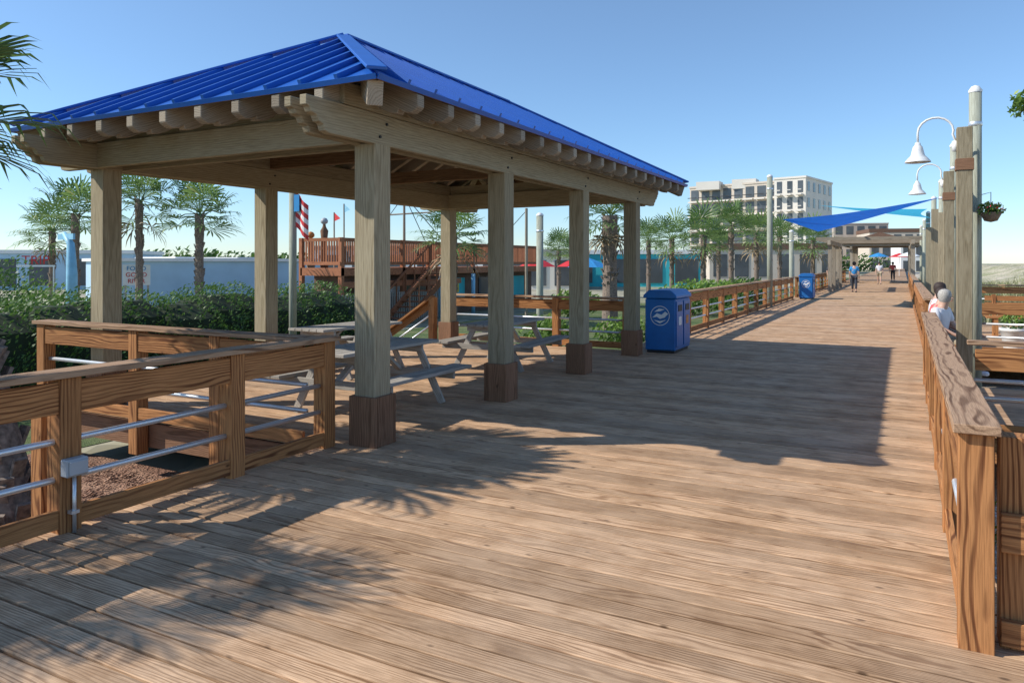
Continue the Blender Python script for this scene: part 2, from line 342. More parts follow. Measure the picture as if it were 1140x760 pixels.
def bench(label,x,y,ln,rz):
    t=thing('wooden_bench',label,'bench',group='timber benches')
    for k in range(3): MB().box(-ln/2,ln/2,-.2+k*.14,-.07+k*.14,.42,.458).build('seat',M['rail'],t)
    for s in(-1,1):
        MB().box(s*ln*.4-.045,s*ln*.4+.045,-.18,.2,0,.42).build('leg',M['rail'],t)
        MB().bar((s*ln*.4,.2,.3),(s*ln*.4,.33,.95),.08,.05).build('back_support',M['rail'],t)
    for k in range(3): MB().bar((-ln/2,.26+.03*k,.56+.15*k),(ln/2,.26+.03*k,.56+.15*k),.03,.12).build('backrest',M['rail'],t)
    t.location=(x,y,0); t.rotation_euler=(0,0,rz); return t
bench('timber bench with the seated people, its back to the boardwalk',.62,14.2,2.9,PI/2)
bench('brown bench on the first beach platform',2.3,11.0,1.8,0)
bench('brown bench on the second beach platform',2.6,20.2,1.8,0)
bench('outer brown bench near the edge of the second beach platform',4.9,22,1.8,0)
def leaves(b,c,rad,n,size,shell=.5,zmin=None):
    c=Vector(c)
    for _ in range(n):
        v=Vector((random.gauss(0,1),random.gauss(0,1),random.gauss(0,1))).normalized(); r=random.uniform(shell,1)**.6
        p=c+Vector((v.x*rad[0],v.y*rad[1],v.z*rad[2]))*r
        if zmin is not None and p.z<zmin: continue
        a=Vector((random.gauss(0,1),random.gauss(0,1),random.gauss(0,1)+.3)).normalized(); q=a.orthogonal().normalized(); q2=a.cross(q)
        s=size*random.uniform(.6,1.3)
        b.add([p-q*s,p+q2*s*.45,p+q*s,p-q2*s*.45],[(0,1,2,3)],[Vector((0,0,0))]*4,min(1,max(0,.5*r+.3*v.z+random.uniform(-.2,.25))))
def planter(label,x,y):
    t=thing('planter',label,'planter',(x,y,0))
    MB().lathe((x,y,0),[(.16,0),(.22,.36),(.24,.37),(.24,.42),(.2,.42),(.18,.36),(0,.36)],16).build('pot',M['white'],t,smooth=True)
    b=MB(); leaves(b,(x,y,.58),(.26,.26,.22),260,.045,.1); b.build('foliage',M['leaf'],t)
planter('white planter with green leaves on the first beach platform',1.75,11.3); planter('white planter with green leaves on the second beach platform',1.9,17.2)
# ---------------------------------------------------------------- pavilion
PV=thing('pavilion','large open timber pavilion with a blue standing-seam metal hip roof','pavilion',(-6.4,9.3,0))
XC=-6.37;HW=2.62;XL,XR=XC-HW,XC+HW;Y0,Y1=4.74,14.4;ZE=3.20;SL=.515;ZR=ZE+HW*SL
for X in(-8.4,-4.4):
    for Yp in(5.5,8.0,10.5,13.0):
        p=MB().box(X-.12,X+.12,Yp-.12,Yp+.12,.0,2.80).build('post',M['pav'],PV,bevel=.008)
        b=MB()
        b.box(X-.155,X+.155,Yp-.156,Yp-.122,-.0,.46);b.box(X-.155,X+.155,Yp+.122,Yp+.156,0,.46)
        b.box(X-.156,X-.122,Yp-.12,Yp+.12,.0,.462);b.box(X+.122,X+.156,Yp-.12,Yp+.12,0,.462)
        b.build('post_base',M['base'],p,bevel=.004)
def beam_poly(L0,L1,z0,z1,e0,e1):
    h=z1-z0; pts=[(L0,z1)]
    if e0: pts=[(L0,z1),(L0,z0+h*.70),(L0+.04,z0+h*.66),(L0+.06,z0+h*.52),(L0+.12,z0+h*.47),(L0+.15,z0+h*.30),(L0+.20,z0+h*.24),(L0+.22,z0+h*.06),(L0+.28,z0)]
    else: pts=[(L0,z1),(L0,z0)]
    if e1: pts+=[(L1-.28,z0),(L1-.22,z0+h*.06),(L1-.20,z0+h*.24),(L1-.15,z0+h*.30),(L1-.12,z0+h*.47),(L1-.06,z0+h*.52),(L1-.04,z0+h*.66),(L1,z0+h*.70),(L1,z1)]
    else: pts+=[(L1,z0),(L1,z1)]
    return pts
for X in(-8.4,-4.4):
    for dx in(-.085,.085):
        b=MB(); b.extr(beam_poly(4.50,14.2,2.79,3.07,1,1),(X+dx,0,0),(0,1,0),(0,0,1),(1,0,0),.075,tilt=0); b.build('side_beam',M['pav'],PV,bevel=.005)
    b=MB(); b.box(X-.13,X+.13,4.95,14.1,3.075,3.27); b.build('top_plate',M['pav'],PV,bevel=.005)
    for Yp in(5.5,8.0,10.5,13.0):
        for dy,dz in((-.05,2.86),(.05,2.99)): MB().tube([(X+.122,Yp+dy,dz),(X+.136,Yp+dy,dz)],.014,8).build('bolt',M['black'],PV)
for Yp in(5.5,13.0):
    for dy in(-.16,.16):
        b=MB(); b.extr(beam_poly(-9.2,-4.535,2.80,3.085,1,0),(0,Yp+dy,0),(1,0,0),(0,0,1),(0,1,0),.07,tilt=0); b.build('cross_beam',M['pav'],PV,bevel=.005)
    MB().box(-8.8,-4.54,Yp-.122,Yp+.122,3.09,3.268).build('top_plate',M['pav'],PV,bevel=.005)
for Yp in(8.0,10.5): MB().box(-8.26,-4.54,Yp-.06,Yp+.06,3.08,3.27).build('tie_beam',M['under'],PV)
def zt(u): return ZE-.03+SL*u
def rafter(o,u,run,n,th=.10,nm='rafter'):
    D=.245
    if run<.52: return
    poly=[(.0,zt(.0)),(run,zt(run)),(run,zt(run)-D),(.52,zt(.52)-D),(.50,zt(.50)-D-.035),(.42,zt(.42)-D-.055),(.32,zt(.32)-D-.05),(.23,zt(.23)-D-.02),(.205,zt(.205)-D+.03),(.15,zt(.15)-D+.025),(.08,zt(.08)-D+.05),(.03,zt(.03)-D+.10),(.0,zt(.0)-D+.14)]
    b=MB(); b.extr(poly,o,u,(0,0,1),n,th); return b.build(nm,M['tail'],PV,bevel=.006)
k=Y0+.62
while k<Y1-.55:
    run=min(HW,k-Y0-.09,Y1-k-.09)
    rafter((XR,k,0),(-1,0,0),run,(0,1,0)); rafter((XL,k,0),(1,0,0),run,(0,1,0)); k+=.495
k=XL+.62
while k<XR-.55:
    run=min(k-XL-.09,XR-k-.09,HW)
    rafter((k,Y0,0),(0,1,0),run,(1,0,0)); rafter((k,Y1,0),(0,-1,0),run,(1,0,0)); k+=.50
AP0=Vector((XC,Y0+HW,ZR));AP1=Vector((XC,Y1-HW,ZR))
CR=[Vector((XL,Y0,ZE)),Vector((XR,Y0,ZE)),Vector((XR,Y1,ZE)),Vector((XL,Y1,ZE))]
for c,ap in((CR[0],AP0),(CR[1],AP0),(CR[2],AP1),(CR[3],AP1)):
    MB().bar(c+Vector((0,0,-.15))+(ap-c)*.03,ap-Vector((0,0,.15)),.13,.21).build('hip_rafter',M['tail'],PV,bevel=.006)
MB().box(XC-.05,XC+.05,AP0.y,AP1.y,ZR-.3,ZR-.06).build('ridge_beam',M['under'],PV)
def panel(poly,along,updir,eave0,nseam,ln):
    b=MB(); n=(poly[1]-poly[0]).cross(poly[2]-poly[0]).normalized()
    if n.z<0:n=-n
    top=[p+n*.022 for p in poly]; bot=[p+n*.004 for p in poly]; K=len(poly)
    b.add(bot+top,[tuple(range(K)),tuple(range(K,2*K))]+[(i,(i+1)%K,K+(i+1)%K,K+i) for i in range(K)])
    for i in range(nseam+1):
        s=ln*i/nseam
        run=min(s,ln-s,HW)
        if run<.12: continue
        p0=eave0+along*s+n*.042; p1=p0+updir*run
        b.bar(p0-updir*.01,p1,.036,.055,up=n)
    pn=b.build('roof_panel',M['roof'],PV)
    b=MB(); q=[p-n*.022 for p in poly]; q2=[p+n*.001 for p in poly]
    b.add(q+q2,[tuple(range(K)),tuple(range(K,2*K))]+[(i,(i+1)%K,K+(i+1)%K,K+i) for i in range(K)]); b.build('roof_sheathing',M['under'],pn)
    b=MB(); b.bar(eave0+n*.008-updir*.010,eave0+along*ln+n*.008-updir*.010,.010,.045,up=n); b.build('drip_edge',M['roof'],pn)
panel([CR[0],CR[1],AP0],Vector((1,0,0)),Vector((0,1,SL)),CR[0],13,2*HW)
panel([CR[1],CR[2],AP1,AP0],Vector((0,1,0)),Vector((-1,0,SL)),CR[1],24,Y1-Y0)
panel([CR[2],CR[3],AP1],Vector((-1,0,0)),Vector((0,-1,SL)),CR[2],13,2*HW)
panel([CR[3],CR[0],AP0,AP1],Vector((0,-1,0)),Vector((1,0,SL)),CR[3],24,Y1-Y0)
for a,b_ in((CR[0],AP0),(CR[1],AP0),(CR[2],AP1),(CR[3],AP1),(AP0,AP1)):
    u=Vector((0,0,.07)); MB().bar(a+u,b_+u,.17,.03).build('ridge_cap',M['roof'],PV,bevel=.006)
# ---------------------------------------------------------------- picnic tables
def picnic():
    t=thing('picnic_table','x','picnic table',group='grey picnic tables under the pavilion')
    b=MB()
    for k in range(5): b.box(-.36+k*.147,-.36+k*.147+.138,-.92,.92,.72,.758)
    b.build('tabletop',M['grey'],t,bevel=.004)
    for s in(-1,1):
        b=MB()
        for k in range(2): b.box(s*.72-.14+k*.145,s*.72-.14+k*.145+.137,-.92,.92,.425,.463)
        b.build('bench_seat',M['grey'],t,bevel=.004)
    for yy in(-.62,.62):
        for s in(-1,1):
            MB().bar((s*.60,yy+s*.02,.0),(s*.22,yy+s*.02,.72),.04,.09,up=(1,0,.5)).build('leg',M['grey'],t,bevel=.003)
        MB().box(-.82,.82,yy-.065,yy-.027,.33,.422).build('seat_support',M['grey'],t,bevel=.003)
        MB().box(-.35,.35,yy-.065,yy-.027,.63,.717).build('top_support',M['grey'],t,bevel=.003)
        MB().bar((0,yy-.02,.37),(0,yy*.25,.70),.04,.08,up=(1,0,0)).build('brace',M['grey'],t)
    return t
tb=picnic(); put(tb,(-5.50,6.85,0),0,'weathered grey picnic table nearest the camera, behind the front corner post',first=True,scale=.97)
put(tb,(-5.82,10.7,0),R(3),'weathered grey picnic table deeper in the pavilion, in front of the end railing')
put(tb,(-7.6,8.9,0),R(-2),'weathered grey picnic table on the hedge side of the pavilion, half hidden by posts')
# ---------------------------------------------------------------- blue bins
def textmesh(body,size,mat,parent,loc,rot,name='lettering',ext=.004,align='CENTER'):
    cu=bpy.data.curves.new('t','FONT'); cu.body=body; cu.size=size; cu.extrude=ext; cu.align_x=align; cu.align_y='CENTER'
    o=bpy.data.objects.new('t',cu); COL.objects.link(o); me=bpy.data.meshes.new_from_object(o); bpy.data.objects.remove(o)
    me.materials.append(mat); q=bpy.data.objects.new(name,me); COL.objects.link(q); q.parent=parent; q.location=loc; q.rotation_euler=rot; return q
def bin_():
    t=thing('recycling_bin','x','bin',group='blue recycling bins along the left railing')
    W,D,H=.29,.52,1.02
    b=MB(); b.box(-W,W,-D,D,.05,H); b.build('cabinet',M['bin'],t,bevel=.02)
    b=MB(); b.box(-W+.03,W-.03,-D+.03,D-.03,0,.05); b.build('plinth',M['black'],t)
    b=MB(); b.extr([(-W-.03,H+.003),(W+.03,H+.003),(W+.03,H+.06),(W-.08,H+.16),(-W+.08,H+.16),(-W-.03,H+.06)],(0,0,0),(1,0,0),(0,0,1),(0,1,0),2*D+.06); b.build('lid',M['bin'],t,bevel=.012)
    for s in(-1,1):
        d=MB().box(W+.001,W+.018,s*.26-.22,s*.26+.22,.12,.97).build('door',M['bin'],t,bevel=.006)
        MB().box(W+.0185,W+.026,s*.26-.13,s*.26+.13,.78,.90).build('opening',M['black'],d)
        MB().box(W+.0185,W+.024,s*.26-.09,s*.26+.09,.52,.68).build('label_plate',M['white'] if s<0 else M['orange'],d)
    b=MB(); n=32; c=(0,-D-.004,.70)
    vs=[];fs=[]
    for i in range(n):
        q=2*PI*i/n
        for r in(.185,.172): vs.append((c[0]+r*math.cos(q),c[1],c[2]+r*math.sin(q)))
    for i in range(n): fs.append((2*i,2*((i+1)%n),2*((i+1)%n)+1,2*i+1))
    b.add(vs,fs)
    for pts in([(-.15,-.04),(-.06,.045),(.03,.02),(.10,.08),(.155,.04),(.09,-.03),(0,-.06),(-.06,-.02)],[(-.11,.07),(-.02,.135),(.09,.12),(.0,.085)],[(-.12,-.08),(0,-.10),(.12,-.07),(0,-.145)]):
        b.add([(x,c[1],c[2]+z) for x,z in pts],[tuple(range(len(pts)))])
    b.build('round_emblem',M['white'],t)
    return t
bb=bin_(); put(bb,(-4.02,14.02,0),0,'large blue recycling bin with a white round emblem, beside the last pavilion post',first=True)
put(bb,(-3.95,36.9,0),0,'smaller-looking blue recycling bin far down the left railing')
t=thing('electrical_box','grey electrical outlet box with a conduit on the near left railing post','electrical box',(-4.60,2.81,.0))
MB().box(-4.648,-4.575,2.74,2.88,.36,.47).build('box_body',M['greybox'],t,bevel=.008)
MB().box(-4.574,-4.560,2.75,2.87,.37,.46).build('cover',M['greybox'],t,bevel=.006)
MB().tube([(-4.615,2.81,.36),(-4.615,2.81,.0)],.012).build('conduit',M['pipe'],t,smooth=True)
MB().box(-4.645,-4.60,2.785,2.835,.12,.14).build('clamp',M['pipe'],t)
# ---------------------------------------------------------------- lamps and poles
def lamp():
    t=thing('street_lamp','x','street lamp',group='white bell lamps on timber posts')
    MB().box(-.095,.095,-.095,.095,GZ,3.58).build('post',M['pav'],t,bevel=.008)
    MB().box(-.11,.11,-.11,.11,2.98,3.14).build('post_collar',M['base'],t,bevel=.004)
    pts=[(-.09,0,3.35),(-.14,0,3.5)]+[(-.35+.22*math.cos(q),0,3.55+.20*math.sin(q)) for q in [R(a) for a in range(0,181,20)]]+[(-.57,0,3.40)]
    MB().tube(pts,.015,8).build('arm',M['white'],t,smooth=True)
    b=MB(); b.lathe((-.57,0,3.13),[(.17,0),(.163,.015),(.132,.055),(.09,.10),(.075,.17),(.062,.22),(.038,.25),(.034,.28),(.0,.28)],24); b.build('lamp_shade',M['white'],t,smooth=True)
    b=MB(); b.lathe((-.57,0,3.13),[(0,-.02),(.04,0),(.04,.07),(.02,.1)],12); b.build('bulb',M['white'],t,smooth=True)
    MB().lathe((-.11,0,3.30),[(0,-.05),(.04,-.04),(.04,.1),(0,.1)],12).build('arm_bracket',M['white'],t,smooth=True)
    return t
lm=lamp(); ords=['nearest','second','third','fourth','fifth','sixth','seventh']
for i,(x,y) in enumerate([(.76,12.05),(.84,17.7)]): put(lm,(x,y,0),0,ords[i]+' white bell-shaped lamp on a square timber post on the right',first=(i==0))
for i,(x,y,h) in enumerate([(.86,20.6,2.9),(.86,25.6,3.3),(.86,31.5,3.0)]):
    MB().box(x-.1,x+.1,y-.1,y+.1,GZ,h).build('timber_post',M['pav'],loc=(x,y,GZ),label=['nearer','middle','farther'][i]+' plain square timber post behind the lamps on the right',cat='post',group='plain timber posts on the right')
def rpole(h):
    t=thing('round_pole','x','pole',group='round greenish poles with white caps')
    MB().tube([(0,0,GZ),(0,0,h)],.08,14).build('shaft',M['pole'],t,smooth=True)
    MB().lathe((0,0,h-.02),[(.085,0),(.09,.03),(.05,.09),(0,.11)],14).build('cap',M['white'],t,smooth=True)
    MB().lathe((0,0,h-.5),[(.085,0),(.09,.01),(.09,.05),(.085,.06)],14).build('ring_fitting',M['pipe'],t,smooth=True)
    return t
rp=rpole(4.15)
for i,(x,y,s) in enumerate([(.92,12.45,1),(.96,18.1,1),(.93,22.9,.93),(.93,28.7,.93),(.93,34.9,.9),(.93,41,.9),(.93,48,.9)]): put(rp,(x,y,0),0,ords[i]+' round greenish pole with a white cap on the right side',first=(i==0)).scale=(1,1,s)
rp2=rpole(5.0)
for i,(px,d,l) in enumerate([(857,28.4,'tall round white-capped pole on the left railing holding the blue sail'),(881,36,'shorter-looking round pole on the left behind the blue sail'),(601,22,'round greenish pole standing beyond the pavilion end railing')]):
    x,y=at(px,d); o=put(rp2,(x,y,0 if i==0 else [-1.8,-1.9][i-1]),0,l,first=(i==0)); o.scale=(1.3,1.3,1)
def sail(label,cs,mat,name='shade_sail',sag=.16):
    n=14; c=[Vector(p) for p in cs]; cen=(c[0]+c[1]+c[2])/3; b=MB(); vs=[];idx={}
    for i in range(n+1):
        for j in range(n+1-i):
            u,v=i/n,j/n; w_=1-u-v
            p=c[0]*w_+c[1]*u+c[2]*v
            k=min(1,(1-u*u*u-v*v*v-w_*w_*w_)); e=max(u*v,v*w_,u*w_)*4
            p=p+(cen-p)*sag*e; p.z-=.08*k
            idx[(i,j)]=len(vs); vs.append(p)
    fs=[]
    for i in range(n):
        for j in range(n-i):
            fs.append((idx[(i,j)],idx[(i+1,j)],idx[(i,j+1)]))
            if i+j<n-1: fs.append((idx[(i+1,j)],idx[(i+1,j+1)],idx[(i,j+1)]))
    b.add(vs,fs); return b.build(name,mat,smooth=True,loc=c[0],label=label,cat='shade sail')
sail('long dark blue triangular shade sail stretched across the boardwalk',[(-4.1,29.9,3.35),(.9,23.0,3.45),(-3.3,35.0,3.05)],M['sail'],sag=.1)
sail('lighter teal shade sail behind the dark blue one, on the right',[(.9,28.8,3.2),(.9,34.9,3.9),(-4.3,46,5.0)],M['sail2'])
def pergola(label,y0,y1,h,x0=-3.9,x1=.7,roof=None):
    t=thing('pergola',label,'pergola',((x0+x1)/2,y0,0))
    for x in(x0+.2,x1-.2):
        k=y0
        while k<=y1+.01: MB().box(x-.1,x+.1,k-.1,k+.1,0,h-.25).build('post',M['tail'],t); k+=(y1-y0)/3
        MB().box(x-.08,x+.08,y0-.6,y1+.6,h-.25,h).build('beam',M['tail'],t)
    k=y0-.4
    while k<y1+.5: MB().box(x0-.5,x1+.5,k-.04,k+.04,h+.002,h+.18).build('rafter',M['tail'],t); k+=.6
    if roof:
        b=MB(); b.extr([(x0-.6,h+.21),(x1+.6,h+.21),((x0+x1)/2,h+1.1)],(0,(y0+y1)/2,0),(1,0,0),(0,0,1),(0,1,0),y1-y0+1.4); b.build('roof',roof,t)
pergola('timber pergola spanning the boardwalk in the distance',46,54,2.95)
pergola('farther roofed shelter beyond the pergola on the boardwalk',66,74,3.0,roof=M['brownroof'])
# ---------------------------------------------------------------- palms
def fan(b,base,dirv,size,nb=16,droop=.35,rn=None):
    d=dirv.normalized(); s=d.cross(Vector((0,0,1)))
    if s.length<.05: s=Vector((1,0,0))
    s.normalize(); n=s.cross(d).normalized()
    pl=size*.55; mid=base+d*pl*.6+Vector((0,0,.03)); hub=base+d*pl+Vector((0,0,-.10*pl*(1-d.z)))
    b.tube([base,mid,hub],[.018,.014,.01],4,cap=False,rn=.5)
    r0=random.random()*.6 if rn is None else rn
    for k in range(nb):
        a=-1.9+3.8*k/(nb-1)+random.uniform(-.05,.05)
        v=(d*math.cos(a)+s*math.sin(a)+n*(.12+.15*abs(math.sin(a)))).normalized()
        L_=size*(.62-.14*abs(a)/1.9)*random.uniform(.85,1.1); wv=v.cross(n).normalized()*size*.024
        p1=hub+v*L_*.55; p2=hub+v*L_*.85-Vector((0,0,droop*L_*.12)); p3=hub+v*L_-Vector((0,0,droop*L_*random.uniform(.25,.6)))
        rr=min(1,max(0,r0+random.uniform(-.15,.3)))
        b.add([hub,p1+wv,p1-wv,p2+wv*.7,p2-wv*.7,p3],[(0,2,1),(1,2,4,3),(3,4,5)],[Vector((0,0,0))]*6,rr)
def palm(seed,nf=34,size=1.6,nb=16,dead=8,th=4.0,tr=.17,boots=True,lean=(0,0),label='x',nbt=70,pw=2.2):
    random.seed(seed)
    t=thing('palm_tree',label,'palm tree',group='palm trees around the boardwalk')
    lx,ly=lean; P_=[]
    for i in range(13):
        f=i/12; P_.append((lx*(f**pw),ly*(f**pw),f*th))
    rs=[tr*(1.25-.35*i/12+(.25 if i>9 else 0)*(1 if boots else .3)+random.uniform(-.03,.03)) for i in range(13)]
    b=MB(); b.tube(P_,rs,14)
    if boots:
        for k in range(nbt):
            f=random.uniform(.35 if nbt<100 else .02,1); i=min(11,int(f*12)); p=Vector(P_[i]).lerp(Vector(P_[i+1]),f*12-i); q=k*2.4
            o=Vector((math.cos(q),math.sin(q),0)); b.bar(p+o*tr*.75,p+o*tr*1.35+Vector((0,0,.22)),.09,.03,up=o,rn=random.random())
    b.build('trunk',M['trunk'],t,smooth=False)
    top=Vector(P_[-1]); b=MB()
    for i in range(nf):
        f=(i+.5)/nf; el=math.asin(max(-1,min(1,1-1.5*f)))+random.uniform(-.12,.12); az=i*2.39996+random.uniform(-.2,.2)
        fan(b,top+Vector((0,0,random.uniform(-.15,.15))),Vector((math.cos(az)*math.cos(el),math.sin(az)*math.cos(el),math.sin(el))),size*random.uniform(.85,1.1),nb,droop=random.uniform(.2,.7))
    b.build('crown',M['palm'],t)
    if dead:
        b=MB()
        for i in range(dead):
            az=i*2.4+1; fan(b,top-Vector((0,0,.25)),Vector((math.cos(az)*.7,math.sin(az)*.7,-.8)),size*.8,8,1)
        b.build('dead_fronds',M['palm_dead'],t)
    return t
p=palm(3,36,1.33,22,3,3.72,.16,True,(-1.95,-.25),nbt=160,pw=1.35); put(p,(-5.82,3.14,GZ),0,'leaning palm at the left edge whose thick trunk stands behind the near railing',first=True)
p=palm(5,18,.98,18,0,4.25,.14,True,(.0,.0)); put(p,(-7.75,.0,GZ),0,'palm tree standing left of the frame, throwing frond shadows on the foreground boards',first=True)
pr=[palm(11,26,1.6,14,5,4,.12,nbt=40),palm(12,28,1.45,14,0,4,.12,nbt=40),palm(13,26,1.5,14,10,4,.24)]
spots=[(222,25,240,1,1.05,'round-headed palm left of the pavilion middle posts, behind the hedge'),
(155,25,226,0,.9,'tall palm behind the front left pavilion post'),(84,24,240,1,.9,'palm between the left edge and the front left pavilion post'),
(58,27,258,0,.8,'dark palm near the red lettering on the left'),
(505,27,262,0,.95,'yellow-green palm beside the reddish raised deck'),(679,25,240,2,.95,'thick-trunked palm seen between the last two pavilion posts'),
(622,48,278,1,1.0,'distant palm seen through the pavilion near the teal wall'),(640,60,280,1,1.0,'small distant palm seen past the third pavilion post'),
(722,48,268,1,1.05,'palm just behind the large blue bin'),(748,42,266,0,1.0,'palm immediately right of the large blue bin'),
(783,40,262,0,1.1,'palm in front of the left end of the hotel'),(814,47,252,1,1.25,'palm in front of the hotel balconies'),
(842,55,262,0,1.3,'palm left of the tall sail pole'),(868,62,264,1,1.3,'palm right of the tall sail pole'),
(905,70,268,0,1.5,'palm beneath the left end of the blue sail'),(800,60,272,1,1.2,'low palm between two taller ones below the hotel')]
used=set()
for px,d,py,k,s,l in spots:
    x,y=at(px,d); zc=zat(py,d); o=put(pr[k],(x,y,GZ),random.random()*6,l,first=(k not in used)); used.add(k)
    o.scale=(s,s,(zc-GZ)/4.0*1.0)
    fz=o.scale[2]
    for ch in o.children:
        if not ch.name.startswith('trunk'):
            ch.scale=(1,1,s/fz); ch.location=(0,0,4.0*(1-s/fz))
# ---------------------------------------------------------------- leafy masses
random.seed(21)
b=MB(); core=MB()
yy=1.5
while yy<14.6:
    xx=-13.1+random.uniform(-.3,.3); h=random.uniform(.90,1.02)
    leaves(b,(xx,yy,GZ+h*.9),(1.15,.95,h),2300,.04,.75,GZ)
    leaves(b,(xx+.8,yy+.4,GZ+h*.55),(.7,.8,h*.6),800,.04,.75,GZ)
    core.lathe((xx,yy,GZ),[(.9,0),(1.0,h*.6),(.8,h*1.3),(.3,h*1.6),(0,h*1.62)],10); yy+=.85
hd=thing('hedge','long dense green hedge running behind the near railing on the left','hedge',(-13.1,8,GZ))
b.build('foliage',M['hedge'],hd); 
M['core']=plain('hedge_shadow_core',(.02,.035,.012),.9); core.build('inner_shade',M['core'],hd)  # solid core coloured near-black to stand for shade between the hedge leaves
def shrub(label,x,y,r,h,mat,n=900,size=.07,z0=GZ):
    t=thing('shrub',label,'shrub',(x,y,z0)); b=MB(); 
    for k in range(4):
        q=k*1.7; leaves(b,(x+math.cos(q)*r*.35,y+math.sin(q)*r*.35,z0+h*.55),(r*.75,r*.75,h*.5),n//4,size,.3,z0)
    b.build('foliage',mat,t); b=MB()
    for k in range(5): q=k*1.3; b.tube([(x,y,z0),(x+math.cos(q)*r*.4,y+math.sin(q)*r*.4,z0+h*.6)],[.03,.01],5)
    b.build('stems',M['bark'],t)
x,y=at(-5,17); shrub('dark conifer-like shrub at the far left edge beyond the hedge',x,y,1.1,2.4,M['hedge'],2600,.05)
for px,d,r,h,l in[(45,24,1.1,1.7,'rounded dark shrub under the red lettering'),(640,30,1.0,1.2,'low shrub seen beyond the pavilion end railing'),(610,19,.7,.9,'small leafy shrub just behind the end railing'),(695,20,.8,.8,'low green shrub behind the last pavilion post'),(770,32,1.6,1.5,'shrub behind the left railing right of the blue bin'),(800,36,1.6,1.4,'second shrub behind the receding left railing'),(830,42,1.6,1.4,'third shrub behind the receding left railing')]:
    x,y=at(px,d); shrub(l,x,y,r,h,M['leaf'],1100,.07 if d<25 else .11)
t=thing('small_tree','small leafy tree whose branch tip pokes in at the upper right edge','tree',(1.75,6.6,GZ))
MB().tube([(1.75,6.6,GZ),(1.78,6.55,1.0),(1.7,6.6,2.4)],[.07,.055,.03],8).build('trunk',M['bark'],t,smooth=True)
b=MB()
for e in[(.78,6.62,2.85),(1.1,6.5,3.1),(1.3,6.8,2.75),(2.4,6.4,3.0),(1.9,7.2,3.1),(1.9,6.0,2.9)]: b.tube([(1.7,6.6,2.4),e],[.02,.006],5)
b.build('branches',M['bark'],t)
b=MB()
for c,r in[((.82,6.62,2.87),(.14,.16,.12)),((.98,6.5,2.93),(.2,.2,.14)),((1.2,6.5,3.0),(.25,.3,.2)),((1.7,6.6,3.0),(.6,.6,.5)),((2.2,6.6,3.0),(.5,.6,.4))]: leaves(b,c,r,int(420*(r[0]/.3)),.03,.1)
b.build('crown',M['leaf'],t)
t=thing('hanging_basket','hanging basket of leaves and red flowers on the nearest round pole on the right','hanging basket',(1.08,12.2,2.3))
MB().lathe((1.09,12.25,2.26),[(0,0),(.08,.02),(.13,.12),(.135,.135),(0,.13)],14).build('pot',M['bark'],t,smooth=True)
MB().tube([(.99,12.38,2.66),(1.09,12.25,2.68),(1.09,12.25,2.4)],.005,6).build('bracket',M['black'],t)
b=MB(); leaves(b,(1.09,12.25,2.44),(.17,.17,.10),260,.035,.1); b.build('foliage',M['leaf'],t)
b=MB(); leaves(b,(1.09,12.25,2.45),(.18,.18,.11),50,.022,.7); b.build('flowers',M['red'],t)
random.seed(5); b=MB()
for _ in range(6500):
    dd=random.random()**2; x=random.uniform(.9,2.2+30*dd) ; y=random.uniform(4.2,8.3) if random.random()<.25 else random.uniform(12,80)
    if y>12 and x<6.3 and y<24.5: continue
    z0=max(GZ,duneh(x,y)) if y>12 and x>7 else GZ; h=random.uniform(.12,.35) if y<9 else random.uniform(.4,1.0)
    for k in range(3):
        q=random.random()*6.28; o=Vector((math.cos(q),math.sin(q),0)); wd=Vector((-o.y,o.x,0))*(.010 if y<9 else .022)
        p=Vector((x+random.uniform(-.1,.1),y+random.uniform(-.1,.1),z0))
        b.add([p-wd,p+wd,p+o*h*.25+Vector((0,0,h*.7))+wd*.6,p+o*h*.25+Vector((0,0,h*.7))-wd*.6,p+o*h*.6+Vector((0,0,h))],[(0,1,2,3),(3,2,4)],[Vector((0,0,0))]*5,random.random())
b.build('dune_grass',M['grass'],label='tufts of beach grass over the sand right of the boardwalk',cat='grass',kind='stuff')
b=MB()
for _ in range(110):
    x=random.uniform(.6,2.4);y=random.uniform(4.2,8.3); leaves(b,(x,y,GZ+.08),(.16,.16,.1),26,.035,.1,GZ)
b.build('ground_weeds',M['leaf'],label='low leafy weeds growing in the sand beside the right railing',cat='weeds',kind='stuff')
b=MB()
for _ in range(1800):
    x=random.uniform(.5,2.6);y=random.uniform(4.2,8.4); s=random.uniform(.01,.035); b.lathe((x,y,GZ),[(s,0),(s*.8,s*.6),(0,s*.8)],6)
b.build('pebbles',M['white'],label='pale pebbles scattered in the sand beside the right railing',cat='pebbles',kind='stuff')
b=MB()
for _ in range(2500):
    x=random.uniform(-8.8,-4.9);y=random.uniform(-1,5.1); s=random.uniform(.015,.04); q=random.random()*3
    b.bar((x,y,GZ+.03),(x+math.cos(q)*s*2,y+math.sin(q)*s*2,GZ+.03+random.uniform(0,.03)),s*.6,.01)
b.build('bark_chips',M['mulch'],label='loose bark chips covering the planting bed on the left',cat='bark chips',kind='stuff')
t=thing('stair_railing','sloping timber handrail with pipes going down from the far left of the pavilion','railing',(-9,13.1,0))
MB().bar((-8.85,13.1,.97),(-10.4,13.1,-.02),.15,.042).build('cap_rail',M['rail'],t)
MB().bar((-8.85,13.14,.86),(-10.4,13.14,-.13),.038,.13).build('side_board',M['rail'],t)
for z in(.62,.40): MB().tube([(-8.85,13.1,z),(-10.4,13.1,z-.99)],.019).build('pipe_rail',M['pipe'],t,smooth=True)
MB().box(-8.93,-8.79,13.03,13.17,-.4,.95).build('post',M['rail'],t); MB().box(-10.45,-10.31,13.03,13.17,-.7,.0).build('post',M['rail'],t)
t=thing('stairs','short timber steps going down beyond the pavilion','stairs',(-9.1,12.2,GZ))
